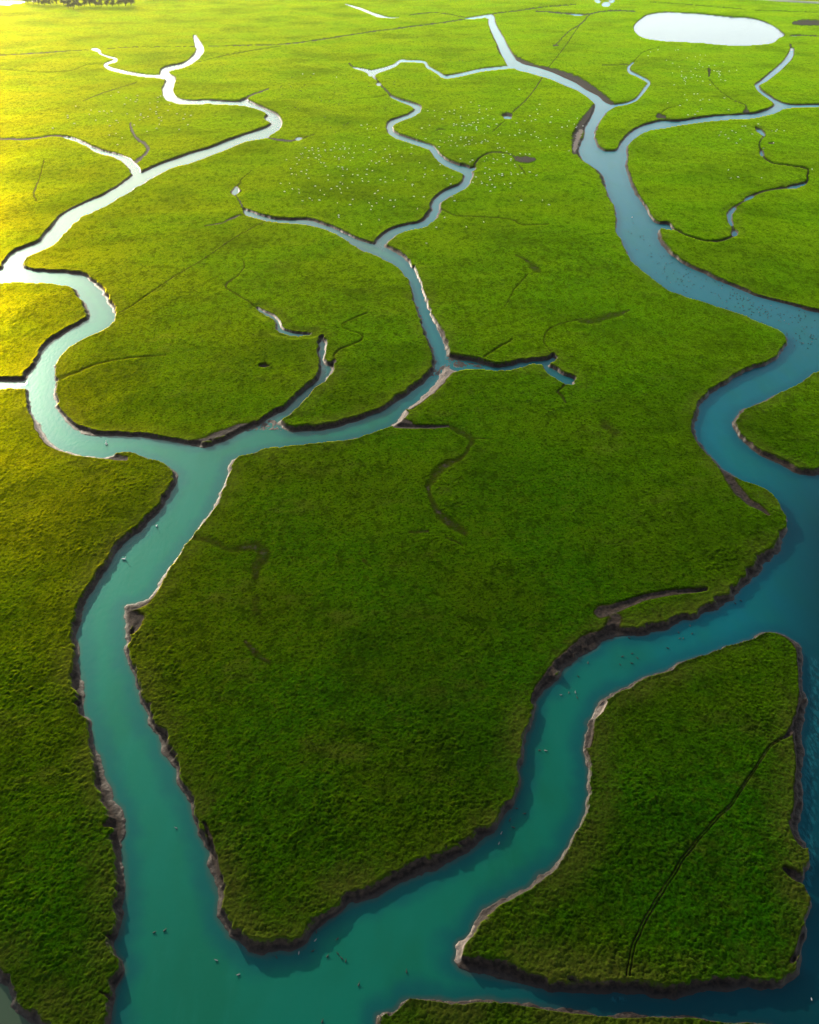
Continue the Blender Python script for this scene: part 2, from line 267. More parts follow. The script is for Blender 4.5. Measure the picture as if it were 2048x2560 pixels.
gully = [   # line, (mud, depth)
 (Z(0,0,"1100,1045,20 1110,1100,24 1150,1170,30 1220,1220,30 1250,1262,34 1210,1320,30 1140,1380,40"), .9, .5),
 (Z(0,0,"375,1360,14 340,1500,14 300,1600,20 290,1650,30 312,1700,16"), .55, .2),
 (Z(0,0,"-300,570,16 0,590,16 200,606,16 400,612,16 600,600,16 720,555,16 860,540,16"), .25, .4),
 (Z(0,0,"-300,480,14 0,470,14 200,460,14 450,442,12 750,425,10"), .5, .5),
 (Z(0,0,"900,412,8 1100,402,9 1400,400,9 1640,400,9"), .5, .4),
 (Z(0,0,"-300,1170,20 0,1178,20 200,1182,20 350,1165,20 470,1150,22 600,1170,24 750,1232,30"), .6, .5),
 (Z(0,0,"700,855,5 900,780,5 1150,700,5"), .5, .1),
 (Z(0,1,"0,394,10 200,388,10 500,385,11 700,375,12 900,350,13 1150,310,14 1400,270,13 1725,230,13 2025,190,12 2185,165,12 2425,120,12 2625,95,14 2825,65,12 3125,40,8"), .55, .5),
 (Z(0,1,"-80,530,5 150,475,5 400,430,5 640,395,5"), .4, .1),
 (Z(0,1,"335,850,30 400,805,22 540,755,12"), .6, .4),
 (Z(0,1,"515,1160,16 600,1182,22 720,1190,24 775,1175,24"), 1., .5), (Z(0,1,"820,1166,12 920,1140,8"), .5, .3),
 (Z(0,1,"275,1570,20 330,1500,14 400,1440,10"), .5, .3), (Z(0,1,"225,1620,30 262,1605,70 300,1610,30"), .8, .2),
 (Z(0,1,"258,1640,14 290,1700,16 310,1735,20 335,1775,24"), .8, .3),
 (Z(0,1,"1440,665,10 1480,720,18 1530,770,20 1575,815,16"), .8, .3), (Z(0,1,"1280,842,10 1400,832,12 1530,806,12"), .3, .4),
 (Z(0,1,"1215,540,20 1260,570,14"), .6, .2),
 (Z(0,2,"535,1435,40 570,1360,20 640,1310,16 740,1288,16 850,1310,16 900,1350,20"), .5, .5),
 (Z(0,2,"900,1345,50 970,1352,76 1050,1352,40"), .75, .15), (Z(0,2,"920,1400,16 960,1450,20 980,1480,10"), .5, .1),
 (Z(0,2,"0,132,10 150,110,12 300,116,12 460,150,12"), .5, .4),
 (Z(0,2,"1060,98,10 1200,106,14 1350,120,16 1480,126,14 1600,104,12 1725,92,12 1900,100,12"), .8, .4),
 (Z(0,2,"1520,120,4 1440,210,5 1340,270,5 1225,390,6"), .7, .1), (Z(0,2,"1215,390,20 1250,388,14"), .7, .1),
 (Z(0,2,"1500,140,3 1400,260,4 1300,410,5 1165,580,6"), .5, .1),
 (Z(0,2,"1120,660,6 1000,830,6 870,955,6"), .8, .12), (Z(0,2,"800,1030,4 700,1120,4"), .5, .1),
 (Z(0,2,"785,975,20 820,968,30 860,978,20"), .9, .3), (Z(0,2,"220,1115,10 260,1100,14 300,1105,8"), .4, .1),
 (Z(0,3,"795,590,24 800,615,30 795,650,14"), .8, .2), (Z(0,3,"800,680,8 900,780,10 1000,850,12 1100,890,16 1105,940,30"), .45, .5),
 (Z(0,3,"1080,955,10 1105,945,46 1135,955,10"), .9, .2),
 (Z(0,3,"370,985,50 400,990,40 430,1005,20"), .8, .2), (Z(0,3,"380,970,16 450,922,12 560,890,8"), .3, .4),
 (Z(0,3,"-100,552,8 0,550,8 110,545,12"), .5, .3), (Z(0,3,"160,530,14 220,460,12 280,430,12 380,400,8"), .3, .3),
 (Z(0,3,"1510,195,30 1570,195,56 1680,195,62 1760,200,50"), .95, .2),
 (Z(0,3,"1480,310,10 1510,300,14 1725,308,10 2100,310,10"), .7, .4), (Z(0,3,"1480,380,20 1490,405,24"), .8, .3),
 (Z(0,3,"1180,90,8 1500,100,8 1725,110,8"), .4, .3), (Z(0,3,"300,20,6 700,45,6 1100,80,8"), .4, .3),
 (Z(0,3,"1190,1085,20 1240,1120,40 1265,1150,24 1245,1170,14 1218,1230,12 1240,1290,26 1270,1350,18 1350,1390,14 1500,1412,12 1620,1440,16 1622,1500,14 1605,1550,24 1480,1582,30 1300,1610,18 1150,1660,26 1040,1735,20"), .6, .6),
 (Z(0,3,"1300,1215,14 1340,1218,14"), .8, .3),
 (Z(1,3,"1050,5,16 1010,30,30 970,80,36 965,130,36 990,190,26 1015,245,50 985,280,26 900,315,20 800,322,18 700,305,18 600,272,18 540,240,18 490,210,26"), .75, .7),
 (Z(1,1,"290,440,10 330,490,14 328,545,14 290,600,14 175,690,22 230,740,18 330,800,16 440,875,20"), .5, .4),
 (Z(1,1,"1085,1330,44 1110,1260,26 1200,1210,26 1325,1160,20 1310,1110,14 1230,1080,14 1150,1040,14 1200,1000,14 1370,930,14"), .35, .35),
 (Z(1,1,"1090,1330,44 1050,1400,30"), .9, .1),
 (Z(1,1,"1180,770,14 1240,800,10 1290,830,10"), .4, .2),
 (Z(1,1,"0,188,14 130,166,16 220,130,24 300,92,28"), .7, .5), (Z(1,1,"850,130,16 872,85,8"), .5, .2), (Z(1,1,"870,100,8 1100,120,10 1300,110,8"), .1, .3),
 (Z(1,1,"460,1375,30 500,1372,50 540,1380,20"), .8, .8),
 (Z(1,1,"700,120,5 500,160,6 250,290,6 0,460,6 -325,670,7 -575,850,6 -725,930,5"), .6, .14),
 (Z(1,0,"1400,1280,12 1250,1292,16 1000,1320,22 800,1365,26 620,1440,30 490,1490,44"), .35, .38),
 (Z(1,2,"270,45,30 400,100,14 600,112,14 850,132,20 950,180,16 1170,180,12"), .45, .3),
 (Z(1,2,"900,440,27 1000,500,40 1050,550,85 1100,575,34"), .46, .2), (Z(1,2,"1000,600,16 880,730,16 800,880,12"), .35, .35),
 (Z(1,2,"1430,995,40 1540,990,74 1680,950,74 1790,930,51 1850,900,20"), .46, .35), (Z(1,2,"1450,970,20 1250,1020,20 1150,1090,16 1130,1180,16 1190,1260,14"), .4, .3),
 (Z(1,2,"620,1310,20 750,1222,24 870,1150,14"), .3, .38),
 (Z(1,2,"1350,1500,20 1260,1580,30 1280,1640,40 1310,1690,20"), .5, .2),
 (Z(2,2,"-120,150,50 0,160,44 200,162,34 330,150,26"), 1., .9),
 (Z(2,2,"320,150,40 430,205,74 515,255,91 500,330,57 430,430,47 300,490,102 210,590,95 160,680,68 190,790,61 230,880,85 350,980,102 460,1050,85"), .44, .4),
 (Z(2,2,"540,255,20 700,262,20"), .4, .3), (Z(2,2,"0,1050,40 150,1050,34"), .4, .2), (Z(2,2,"300,1100,30 450,1160,30"), .35, .2),
 (Z(2,2,"1640,140,120 1720,220,120"), .35, .2),
 (Z(2,1,"-100,1100,51 0,1110,68 100,1140,85 180,1185,74 300,1185,85 420,1170,119 500,1240,153 440,1330,136 420,1420,85"), .40, .3),
 (Z(3,1,"350,250,60 430,340,80 550,420,40"), .45, .2), (Z(2,1,"440,1600,102 430,1720,136"), .3, .2), (Z(2,1,"1340,1280,50 1380,1320,60"), .35, .1),
 (Z(2,1,"1550,110,60 1640,110,90 1725,140,60"), .9, .2),
 (Z(2,3,"890,490,60 940,560,90 990,630,100 1050,720,90 1120,790,80 1230,860,60 1300,910,30"), 1., .45),
 (Z(2,3,"-120,1725,130 0,1700,110 100,1660,90 250,1600,80 400,1570,70 550,1550,60 760,1540,40"), 1., .7),
 (Z(3,2,"1725,60,140 1690,140,150"), 1., .6), (Z(3,2,"1350,330,60 1450,260,110 1550,210,130 1680,165,120"), 1., .7), (Z(3,2,"1340,360,110 1240,440,100 1150,550,90 1070,660,80 1040,760,50"), 1., .6),
 (Z(2,0,"1040,1700,60 1100,1670,130 1200,1630,150 1290,1560,110 1340,1480,60"), 1., .6), (Z(3,0,"1060,0,60 1120,60,190 1170,60,130 1130,170,60"), .9, .5),
 (Z(2,0,"300,110,40 350,220,70 420,300,60 520,350,44 700,390,44 900,410,70 1070,430,50"), 1., .7),
 (Z(2,1,"-150,300,50 0,265,60 150,215,70 300,160,60 420,120,30"), .9, .6),
 (Z(1,2,"440,1395,60 330,1410,110 250,1510,110 100,1640,100 0,1710,80"), 1., .9), (Z(2,1,"1690,40,70 1610,120,60 1450,170,40 1250,225,34 1000,262,34 800,285,24"), 1., .8),
 (Z(2,1,"260,410,40 215,480,60 190,560,30 150,660,20"), .9, .5),
 (Z(4,2,"540,900,30 480,980,90 420,1080,110 400,1180,90"), 1., .8), (Z(4,2,"430,1210,60 600,1290,90 800,1340,100 1000,1380,70"), 1., .7),
 (Z(4,2,"-50,1500,60 150,1530,50 350,1545,60 700,1530,70 1000,1570,80 1300,1620,80 1725,1660,80"), 1., .6), (Z(4,3,"0,1670,80 500,1665,70 900,1690,60 1250,1725,60"), 1., .6),
 (Z(4,1,"1725,1500,50 1650,1580,50 1560,1660,60"), 1., .5),
 (Z(3,2,"1640,760,50 1590,830,80 1540,870,40"), 1., .7), (Z(3,2,"1530,900,60 1520,1000,80 1500,1120,60"), 1., .7), (Z(3,3,"10,640,20 45,640,50 70,655,20"), 1., .7),
 (Z(3,3,"1250,130,40 1400,170,60 1520,260,80 1560,400,80 1565,600,70 1580,760,90 1530,920,110 1480,1010,80 1420,1060,30"), 1., .5), (Z(3,3,"1530,1000,90 1550,1300,90 1530,1600,90 1500,1725,80"), 1., .5),
 (Z(4,3,"1490,60,100 1540,180,110 1590,250,70"), 1., .5), (Z(4,3,"1420,440,60 1500,490,110 1570,540,90"), 1., .6), (Z(4,3,"1590,940,60 1550,1080,60 1480,1220,60"), .8, .3),
 (Z(4,3,"0,1450,60 60,1440,70 150,1470,50"), 1., .5), (Z(4,3,"600,1450,50 850,1390,60 1100,1420,60 1300,1410,60"), .9, .5),
 (Z(0,2,"1390,1290,50 1400,1180,90 1440,1080,90 1500,990,80 1550,900,40"), 1., .5), (Z(0,2,"1400,1280,50 1500,1370,44 1600,1450,50 1640,1560,50"), .9, .4),
 (Z(0,2,"870,480,60 960,530,50 1100,575,50 1300,630,70 1450,700,80 1560,770,70 1700,880,50"), 1., .7), (Z(0,2,"740,400,30 780,450,50 840,510,40"), .9, .4), (Z(0,2,"690,270,40 740,370,40"), .4, .2),
 (Z(0,2,"1640,900,60 1700,885,40"), 1., .8), (Z(0,3,"110,1240,20 105,1340,34 100,1400,30 140,1520,34 190,1640,30 240,1720,24"), .8, .3),
 (Z(4,0,"900,80,60 980,60,110 1010,130,70"), .7, .2), (Z(4,1,"0,60,40 60,200,60 110,420,60 150,560,40"), .8, .3), (Z(4,0,"860,1480,30 900,1500,40 930,1520,40"), .6, .2),
 (Z(4,3,"900,1725,4 901,1726,4"), 0, 0),
]
track_pts = Z(3,3,"1490,1010,30 1400,1070,26 1310,1130,24 1240,1220,22 1170,1330,24 1100,1430,24 1030,1540,24 960,1640,24 870,1725,24")
track_pts2 = Z(4,3,"870,0,24 790,90,26 700,190,26 640,280,26 560,370,28 500,470,28 440,560,28 370,670,28 310,770,28 250,880,28 210,980,28 160,1080,28 130,1200,26 110,1300,26 108,1345,30")
tr = np.vstack([track_pts, track_pts2[1:]])
d = np.gradient(tr[:, :2], axis=0); d /= np.linalg.norm(d, axis=1, keepdims=True); nn = np.stack([-d[:, 1], d[:, 0]], 1)
half = np.linspace(2.0, 4.5, len(tr))[:, None]
for s_ in (-1, 1):
    q = tr.copy(); q[:, :2] += nn * half * s_; q[:, 2] = np.linspace(5.5, 5.5, len(tr)); gully.append((q, .50, .20))
mudb = brush([(g[0], g[1]) for g in gully]); depb = brush([(g[0], g[2]) for g in gully])
shoal_l = [
 Z(1,2,"330,1290,60 380,1330,90 440,1350,60 520,1350,40 620,1365,30"), Z(2,1,"350,170,40 450,150,70 560,130,110 650,160,50"), Z(1,2,"60,860,30 100,960,36"), Z(1,2,"180,1420,60 250,1400,100 330,1350,60"),
 Z(0,2,"780,400,50 850,500,60 960,580,50 1100,630,50"), Z(0,2,"1000,590,40 1150,620,60 1300,680,44"), Z(0,2,"1640,900,70 1600,930,40"), Z(0,3,"1340,880,60 1440,890,70 1600,895,30"),
 Z(1,1,"1440,340,60 1480,350,60 1510,380,50"), Z(1,1,"1010,1380,50 1030,1420,50"), Z(1,0,"180,1510,50 220,1500,60"),
 Z(3,3,"1680,400,120 1690,600,150 1680,800,120 1700,1000,150 1660,1200,140 1650,1500,150 1660,1725,160"), Z(4,3,"1600,100,120 1670,250,130 1650,400,110 1630,560,80"),
 Z(4,3,"0,1510,60 80,1530,60"), Z(4,1,"230,960,50 300,1040,60 400,1100,60 560,1100,50 800,1050,40")]
paleb = brush([(x, 1.) for x in [Z(1,2,"440,1395,50 330,1400,100 250,1500,100 100,1630,100 0,1700,70"), Z(2,1,"1690,40,70 1610,120,60 1450,170,40 1250,225,34 1000,262,34 800,285,24"),
 Z(2,0,"290,60,30 300,110,40 350,220,70 420,300,60 520,350,44 700,390,44 900,410,60"), Z(4,2,"540,900,30 480,980,90 420,1080,110 400,1180,90"), Z(3,2,"1640,760,60 1590,830,90 1540,870,40"),
 Z(0,2,"1390,1270,40 1410,1190,60 1440,1120,60"), Z(1,2,"60,600,30 110,760,30 160,920,36 230,1080,36 300,1210,40"), Z(0,2,"870,560,40 800,575,30"), Z(2,0,"1700,960,30 1570,1140,30 1450,1300,36 1370,1420,40 1320,1520,60 1200,1600,40")]])
riffle = brush([(s, 1.) for s in shoal_l]); shoal = brush([(s, 1.) for s in shoal_l[:4]])

# heights
n1 = fbm(WX, WY, 14., 3, 21); n2 = fbm(WX, WY, 45., 3, 31); n3 = fbm(WX, WY, 5.0, 2, 41)
W = .25 + 2.6 * np.clip(fbm(WX, WY, 14., 3, 51) - .25, 0, 1) ** 1.3
gr_, gc_ = np.gradient(sd); dY = gr_ / np.gradient(WY, axis=0); dX = (gc_ - dY * np.gradient(WY, axis=1)) / np.gradient(WX, axis=1)
lee = np.clip(dY, 0, 1) ** 1.4 * (np.abs(sd) < RMAX - .5)
for _ in range(3):
    lee[1:-1, 1:-1] = (lee[1:-1, 1:-1] * 2 + lee[:-2, 1:-1] + lee[2:, 1:-1] + lee[1:-1, :-2] + lee[1:-1, 2:]) / 6
W = W + lee * (.35 + 1.3 * fbm(WX, WY, 22., 2, 53)) * (1 - .35 * np.clip(MPP[:, None] * 3 - .3, 0, 1))      # slumped mud under the banks that face away from the light
W = W + .8 * np.clip(mudb, 0, 1) * (sd < 8)
s = sd
low = 1 - .62 * sstep(4.5, 1.5, sd_fine) * (sd_fine <= sd + 1.5)
W = W * np.where(low < 1, .35 + .65 * (low - .38) / .62, 1)
bank = np.where(s < 0, np.maximum(s * .35, -1.2), .2 * np.clip(s / (W * .70), 0, 1)) + .62 * (1 - .3 * np.clip(MPP[:, None] * 3 - .3, 0, 1)) * low * sstep(W * .62, W * 1.02, s)
lip = np.exp(-((s - W * 1.15) / .5) ** 2) * .08
land = sstep(W * .85, W * 1.2, s) * (1 - sstep(.25, .7, mudb))
rough = sstep(.36, .60, n1 * .55 + n2 * .45) * .85 + .15; clump = .35 + 1.1 * sstep(.35, .7, fbm(WX, WY, 3.2, 2, 61))
t1, v1 = cells(WX + (n3 - .5) * .8 + (vnoise(WX, WY, .35, 66) - .5) * .22, WY + (vnoise(WX, WY, .35, 67) - .5) * .22, .48, 3); t2, v2 = cells(WX + (vnoise(WX, WY, .5, 68) - .5) * .5, WY + (n3 - .5) * 1., 1.15, 17, .6)
f1 = np.clip(1.35 - MPP[:, None] * 4.5, .25, 1); far = np.clip(MPP[:, None] * 3 - .3, 0, 1)
tuft = t1 * f1 * rough * clump * .11 + t2 * rough * clump * (.05 + .20 * far)
fine = ((vnoise(WX, WY, .27, 77) - .5) * .11 + (vnoise(WX, WY, .62, 78) - .5) * .09) * np.clip(1.3 - MPP[:, None] * 6, 0, 1)
tuft = tuft * (1 - .7 * np.clip(depb * 1.2, 0, 1))
HH = bank + lip + land * (tuft + fine + (n2 - .5) * 1.15 + (n1 - .5) * .4)
HH = HH - depb * .6 * (s > .2) * np.clip(HH, 0, 1)
HH = np.where(s > 0, np.maximum(HH, .05 + .12 * np.clip(s, 0, 1)), HH)
rub = (vnoise(WX, WY, .55, 88) - .5) + (vnoise(WX, WY, 1.3, 89) - .5)
HH += (1 - land) * (s > -.2) * rub * .09
HH = np.where((shoal > .05) & (s < .3), np.maximum(HH, -.10 + .10 * np.clip(shoal * 1.6, 0, 1) + (rub * .5 + vnoise(WX, WY, .28, 90) - .5) * .13 * np.clip(shoal * 2, 0, 1)), HH)

def grid_mesh(name, X, Y, Zh, keep=None, attrs={}):
    ny, nx = X.shape
    co = np.stack([X, Y, Zh], -1).reshape(-1, 3).astype(np.float32)
    idx = np.arange(ny * nx).reshape(ny, nx)
    q = np.stack([idx[1:, :-1], idx[1:, 1:], idx[:-1, 1:], idx[:-1, :-1]], -1)   # rows run away->near, so this winds upward
    q = q[keep] if keep is not None else q.reshape(-1, 4)
    if keep is not None:
        used = np.unique(q); rem = np.full(ny * nx, -1); rem[used] = np.arange(len(used)); q = rem[q]; co = co[used]
    me = bpy.data.meshes.new(name); me.vertices.add(len(co)); me.vertices.foreach_set('co', co.ravel())
    me.loops.add(q.size); me.loops.foreach_set('vertex_index', q.ravel().astype(np.int32))
    me.polygons.add(len(q)); me.polygons.foreach_set('loop_start', np.arange(0, q.size, 4, dtype=np.int32))
    me.polygons.foreach_set('use_smooth', np.ones(len(q), bool))
    me.update(calc_edges=True)
    for k, a in attrs.items():
        v = a.ravel().astype(np.float32); v = v[used] if keep is not None else v
        at = me.attributes.new(k, 'FLOAT', 'POINT'); at.data.foreach_set('value', v)
    o = bpy.data.objects.new(name, me); scene.collection.objects.link(o); return o

# ------------------------------------------------------------------ materials
def mat(name):
    m = bpy.data.materials.new(name); m.use_nodes = True; nt = m.node_tree
    for n in list(nt.nodes): nt.nodes.remove(n)
    out = nt.nodes.new('ShaderNodeOutputMaterial'); return m, nt, out
class N:
    def __init__(s, nt): s.nt = nt; s.tc = nt.nodes.new('ShaderNodeNewGeometry')
    def L(s, a, b): s.nt.links.new(a, b)
    def put(s, sock, v):
        if hasattr(v, 'is_output'): s.L(v, sock)
        else: sock.default_value = v
    def attr(s, n): a = s.nt.nodes.new('ShaderNodeAttribute'); a.attribute_name = n; return a.outputs['Fac']
    def math(s, op, a, b=0., c=0., clamp=False):
        m = s.nt.nodes.new('ShaderNodeMath'); m.operation = op; m.use_clamp = clamp
        s.put(m.inputs[0], a); s.put(m.inputs[1], b); s.put(m.inputs[2], c); return m.outputs[0]
    def noise(s, sc, det=3, rough=.55, stretch=None, vec=None):
        t = s.nt.nodes.new('ShaderNodeTexNoise'); t.inputs['Scale'].default_value = sc; t.inputs['Detail'].default_value = det; t.inputs['Roughness'].default_value = rough
        v = vec or s.tc.outputs['Position']
        if stretch:
            mp = s.nt.nodes.new('ShaderNodeMapping'); s.L(v, mp.inputs[0]); mp.inputs['Scale'].default_value = stretch; v = mp.outputs[0]
        s.L(v, t.inputs['Vector']); return t.outputs['Fac']
    def ramp(s, f, lo, hi, a=0., b=1.):
        r = s.nt.nodes.new('ShaderNodeMapRange'); r.interpolation_type = 'SMOOTHSTEP'
        s.put(r.inputs[0], f); s.put(r.inputs[1], lo); s.put(r.inputs[2], hi); s.put(r.inputs[3], a); s.put(r.inputs[4], b); return r.outputs[0]
    def mix(s, f, a, b):
        m = s.nt.nodes.new('ShaderNodeMix'); m.data_type = 'RGBA'; s.put(m.inputs[0], f)
        for k, v in ((6, a), (7, b)):
            s.put(m.inputs[k], v if hasattr(v, 'is_output') else (*v, 1)); 
        return m.outputs[2]
    def bump(s, h, dist, strength=1., nrm=None):
        b = s.nt.nodes.new('ShaderNodeBump'); s.put(b.inputs['Height'], h); b.inputs['Distance'].default_value = dist; b.inputs['Strength'].default_value = strength
        if nrm: s.L(nrm, b.inputs['Normal'])
        return b.outputs[0]
    def shader(s, t, **k):
        n = s.nt.nodes.new(t)
        for a, v in k.items(): s.put(n.inputs[a.replace('_', ' ')], v if (hasattr(v, 'is_output') or not isinstance(v, tuple)) else (*v, 1))
        return n.outputs[0]

GR = dict(gloss=(.50, .46, .004), gl_rough=.55, gl_mix=.11, rim=(.9, .8, .0))
# --- marsh ground
gm, nt, out = mat('marsh_grass_and_mud'); n = N(nt)
a_sd, a_mud, a_t, a_v, a_w = n.attr('shore'), n.attr('mud'), n.attr('tuft'), n.attr('hue'), n.attr('bankw')
nbig = n.noise(.022, 3); nmid = n.noise(.12, 4); nsm = n.noise(.8, 4, .6); nfi = n.noise(3.2, 3, .65)
g1 = n.mix(n.ramp(nbig, .36, .62), (.011, .082, .0010), (.032, .076, .0012))
g1 = n.mix(n.ramp(nmid, .52, .72, 0, .55), g1, (.008, .080, .0014))
g1 = n.mix(n.ramp(nsm, .48, .75, 0, .5), g1, (.066, .074, .005))
g1 = n.mix(n.math('MULTIPLY', n.ramp(a_v, .62, .95), n.ramp(a_t, .08, .30, 0, .75)), g1, (.060, .070, .004))
g1 = n.mix(n.ramp(nfi, .35, .55, .5, 0), g1, (.008, .024, .0005))
g1 = n.mix(n.ramp(n.noise(.045, 5, .7, (1, 1.7, 1)), .54, .70, 0, .6), g1, (.072, .070, .012))
g1 = n.mix(n.ramp(n.noise(.33, 5, .7), .60, .74, 0, .5), g1, (.045, .034, .010))
tuft_shade = n.math('MULTIPLY', n.ramp(n.noise(1.5, 2, .6), .34, .50, .30, 1), n.math('MULTIPLY', n.ramp(nfi, .32, .50, .6, 1), n.ramp(n.noise(.42, 3, .7, (1, .6, 1)), .36, .52, .55, 1)))  # dark specks: the shade among the tufts, painted into the grass colours
g1 = n.mix(tuft_shade, (.006, .018, .0006), g1)
g1 = n.mix(n.ramp(n.noise(.016, 4, .6), .50, .66, 0, .55), g1, (.012, .036, .0010))
khaki = n.math('MULTIPLY', n.ramp(n.math('SUBTRACT', a_sd, a_w), .2, 6.5, 1, 0), n.ramp(n.noise(.06, 3), .40, .60, .10, .65))
g1 = n.mix(khaki, g1, (.075, .075, .013))
g1 = n.mix(n.math('MULTIPLY', n.ramp(a_mud, .0, .45, 0, .85), n.ramp(nsm, .3, .65, .5, 1)), g1, (.026, .018, .006))
mud = n.mix(n.ramp(n.noise(1.3, 4, .65), .35, .65), (.012, .0065, .0045), (.050, .030, .021))
mud = n.mix(n.ramp(a_sd, .0, .9, .75, 0), mud, (.050, .036, .030))
mud = n.mix(n.math('MULTIPLY', n.ramp(n.attr('pale'), .1, .7), n.ramp(n.noise(1.8, 4, .7), .3, .6, .5, 1)), mud, (.33, .27, .23))
edge = n.math('ADD', n.math('SUBTRACT', a_sd, n.math('MULTIPLY', a_w, .92)), n.math('MULTIPLY', n.math('SUBTRACT', n.noise(1.1, 4, .65), .5), 1.5))
isg = n.math('MULTIPLY', n.ramp(edge, -.12, .22), n.ramp(n.math('ADD', a_mud, n.math('MULTIPLY', n.math('SUBTRACT', n.noise(.9, 4, .7), .5), .9)), .42, .66, 1, 0))
gb = n.bump(n.math('ADD', n.math('MULTIPLY', n.noise(2.2, 4, .7), .7), n.math('MULTIPLY', n.noise(7., 2, .6), .3)), .22, .8)
g1 = n.mix(.18, g1, (0., 0., 0.))
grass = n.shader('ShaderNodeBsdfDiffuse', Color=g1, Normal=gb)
gb1 = n.bump(n.noise(2.2, 3, .6), .10, .6)
gv = nt.nodes.new('ShaderNodeMix'); gv.data_type = 'VECTOR'; gv.inputs[0].default_value = .28; gv.inputs[4].default_value = (0, 0, 1); n.L(gb1, gv.inputs[5])
gn = nt.nodes.new('ShaderNodeVectorMath'); gn.operation = 'NORMALIZE'; n.L(gv.outputs[1], gn.inputs[0]); gb2 = gn.outputs[0]      # grass tops shine as one flat sward, not bump by bump
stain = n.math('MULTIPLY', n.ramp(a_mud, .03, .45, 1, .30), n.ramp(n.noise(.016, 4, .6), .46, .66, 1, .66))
speck = n.math('MULTIPLY', n.math('MULTIPLY', tuft_shade, n.ramp(nsm, .30, .60, .6, 1)), stain)
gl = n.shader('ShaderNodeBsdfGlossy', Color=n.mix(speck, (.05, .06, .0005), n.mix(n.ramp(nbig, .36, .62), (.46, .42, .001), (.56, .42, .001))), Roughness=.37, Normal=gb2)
gs = nt.nodes.new('ShaderNodeMixShader'); fr = nt.nodes.new('ShaderNodeFresnel'); fr.inputs[0].default_value = 1.4; n.L(n.math('MULTIPLY', fr.outputs[0], .85, clamp=True), gs.inputs[0]); n.L(grass, gs.inputs[1]); n.L(gl, gs.inputs[2])
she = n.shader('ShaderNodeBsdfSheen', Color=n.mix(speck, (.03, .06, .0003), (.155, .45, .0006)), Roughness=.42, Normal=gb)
ga = nt.nodes.new('ShaderNodeAddShader'); n.L(gs.outputs[0], ga.inputs[0]); n.L(she, ga.inputs[1])
mb = n.bump(n.noise(3.5, 5, .7), .15, .7)
pm = nt.nodes.new('ShaderNodeBsdfPrincipled'); n.L(mud, pm.inputs['Base Color']); n.L(mb, pm.inputs['Normal']); pm.inputs['Specular IOR Level'].default_value = .28
n.L(n.ramp(a_sd, .1, 1.3, .50, .85), pm.inputs['Roughness'])
mx = nt.nodes.new('ShaderNodeMixShader'); n.L(isg, mx.inputs[0]); n.L(pm.outputs[0], mx.inputs[1]); n.L(ga.outputs[0], mx.inputs[2]); n.L(mx.outputs[0], out.inputs[0])

# --- water
def water_material(name, silty):
  wm, nt, out = mat(name); n = N(nt)
  a_sd, a_blue, a_br = n.attr('shore'), n.attr('blue'), n.attr('brown')
  deep = n.mix(a_blue, (.002, .145, .088), (.001, .105, .130))
  deep = n.mix(n.ramp(n.noise(.05, 3, .6, (1.6, .7, 1)), .4, .68, 0, .6), deep, (.003, .105, .042))
  deep = n.mix(n.ramp(n.noise(.16, 5, .7, (2.2, .5, 1)), .50, .72, 0, .30), deep, (.010, .170, .110))
  edgew = n.mix(a_blue, (.001, .062, .080), (.001, .052, .075))
  col = n.mix(n.ramp(n.math('ADD', a_sd, n.math('MULTIPLY', n.math('SUBTRACT', n.noise(.25, 3), .5), 2.5)), -4.2, -.8, 0, .8), deep, edgew)
  col = n.mix(n.ramp(a_sd, -.9, .0, 0, .7), col, (.060, .050, .046))
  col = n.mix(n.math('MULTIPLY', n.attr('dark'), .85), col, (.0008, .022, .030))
  a_rf = n.attr('riffle'); rip = n.noise(1.6, 5, .75, (1, .35, 1))
  col = n.mix(n.math('MULTIPLY', a_rf, n.ramp(rip, .46, .60)), n.mix(n.math('MULTIPLY', a_rf, n.ramp(rip, .42, .50, .8, 0)), col, (.002, .012, .018)), (.008, .105, .125))  # riffles: sky-lit turquoise and dark of the ripples painted into the colour
  col = n.mix(a_br, col, (.075, .060, .026))
  wb = n.bump(rip, .25, .9) if False else n.bump(n.math('ADD', n.noise(1.1, 3, .6, (1, .6, 1)), n.math('MULTIPLY', n.noise(5., 2), .3)), .06, .6)
  pw = nt.nodes.new('ShaderNodeBsdfPrincipled'); n.L(col, pw.inputs['Base Color']); n.L(wb, pw.inputs['Normal'])
  rb = n.bump(n.math('MULTIPLY', rip, a_rf), .14, .6, wb); n.L(rb, pw.inputs['Normal'])
  pw.inputs['Roughness'].default_value = .22; pw.inputs['IOR'].default_value = 1.33; 
  silt = n.shader('ShaderNodeBsdfGlossy', Color=n.mix(a_blue, (.06, .62, .50), (.02, .56, .66)), Roughness=.5)
  sm = nt.nodes.new('ShaderNodeMixShader'); fr = nt.nodes.new('ShaderNodeFresnel'); fr.inputs[0].default_value = 1.33; n.L(n.math('ADD', n.math('MULTIPLY_ADD', n.math('MULTIPLY', a_blue, n.math('SUBTRACT', 1., n.attr('dark'))), .16 * silty, .08 * silty), n.math('MULTIPLY', fr.outputs[0], .14 * silty), clamp=True), sm.inputs[0]); n.L(pw.outputs[0], sm.inputs[1]); n.L(silt, sm.inputs[2]); n.L(sm.outputs[0], out.inputs[0])
  return wm
wm = water_material('silty_water', 1.); wpond = water_material('clear_pond_water', 0.)

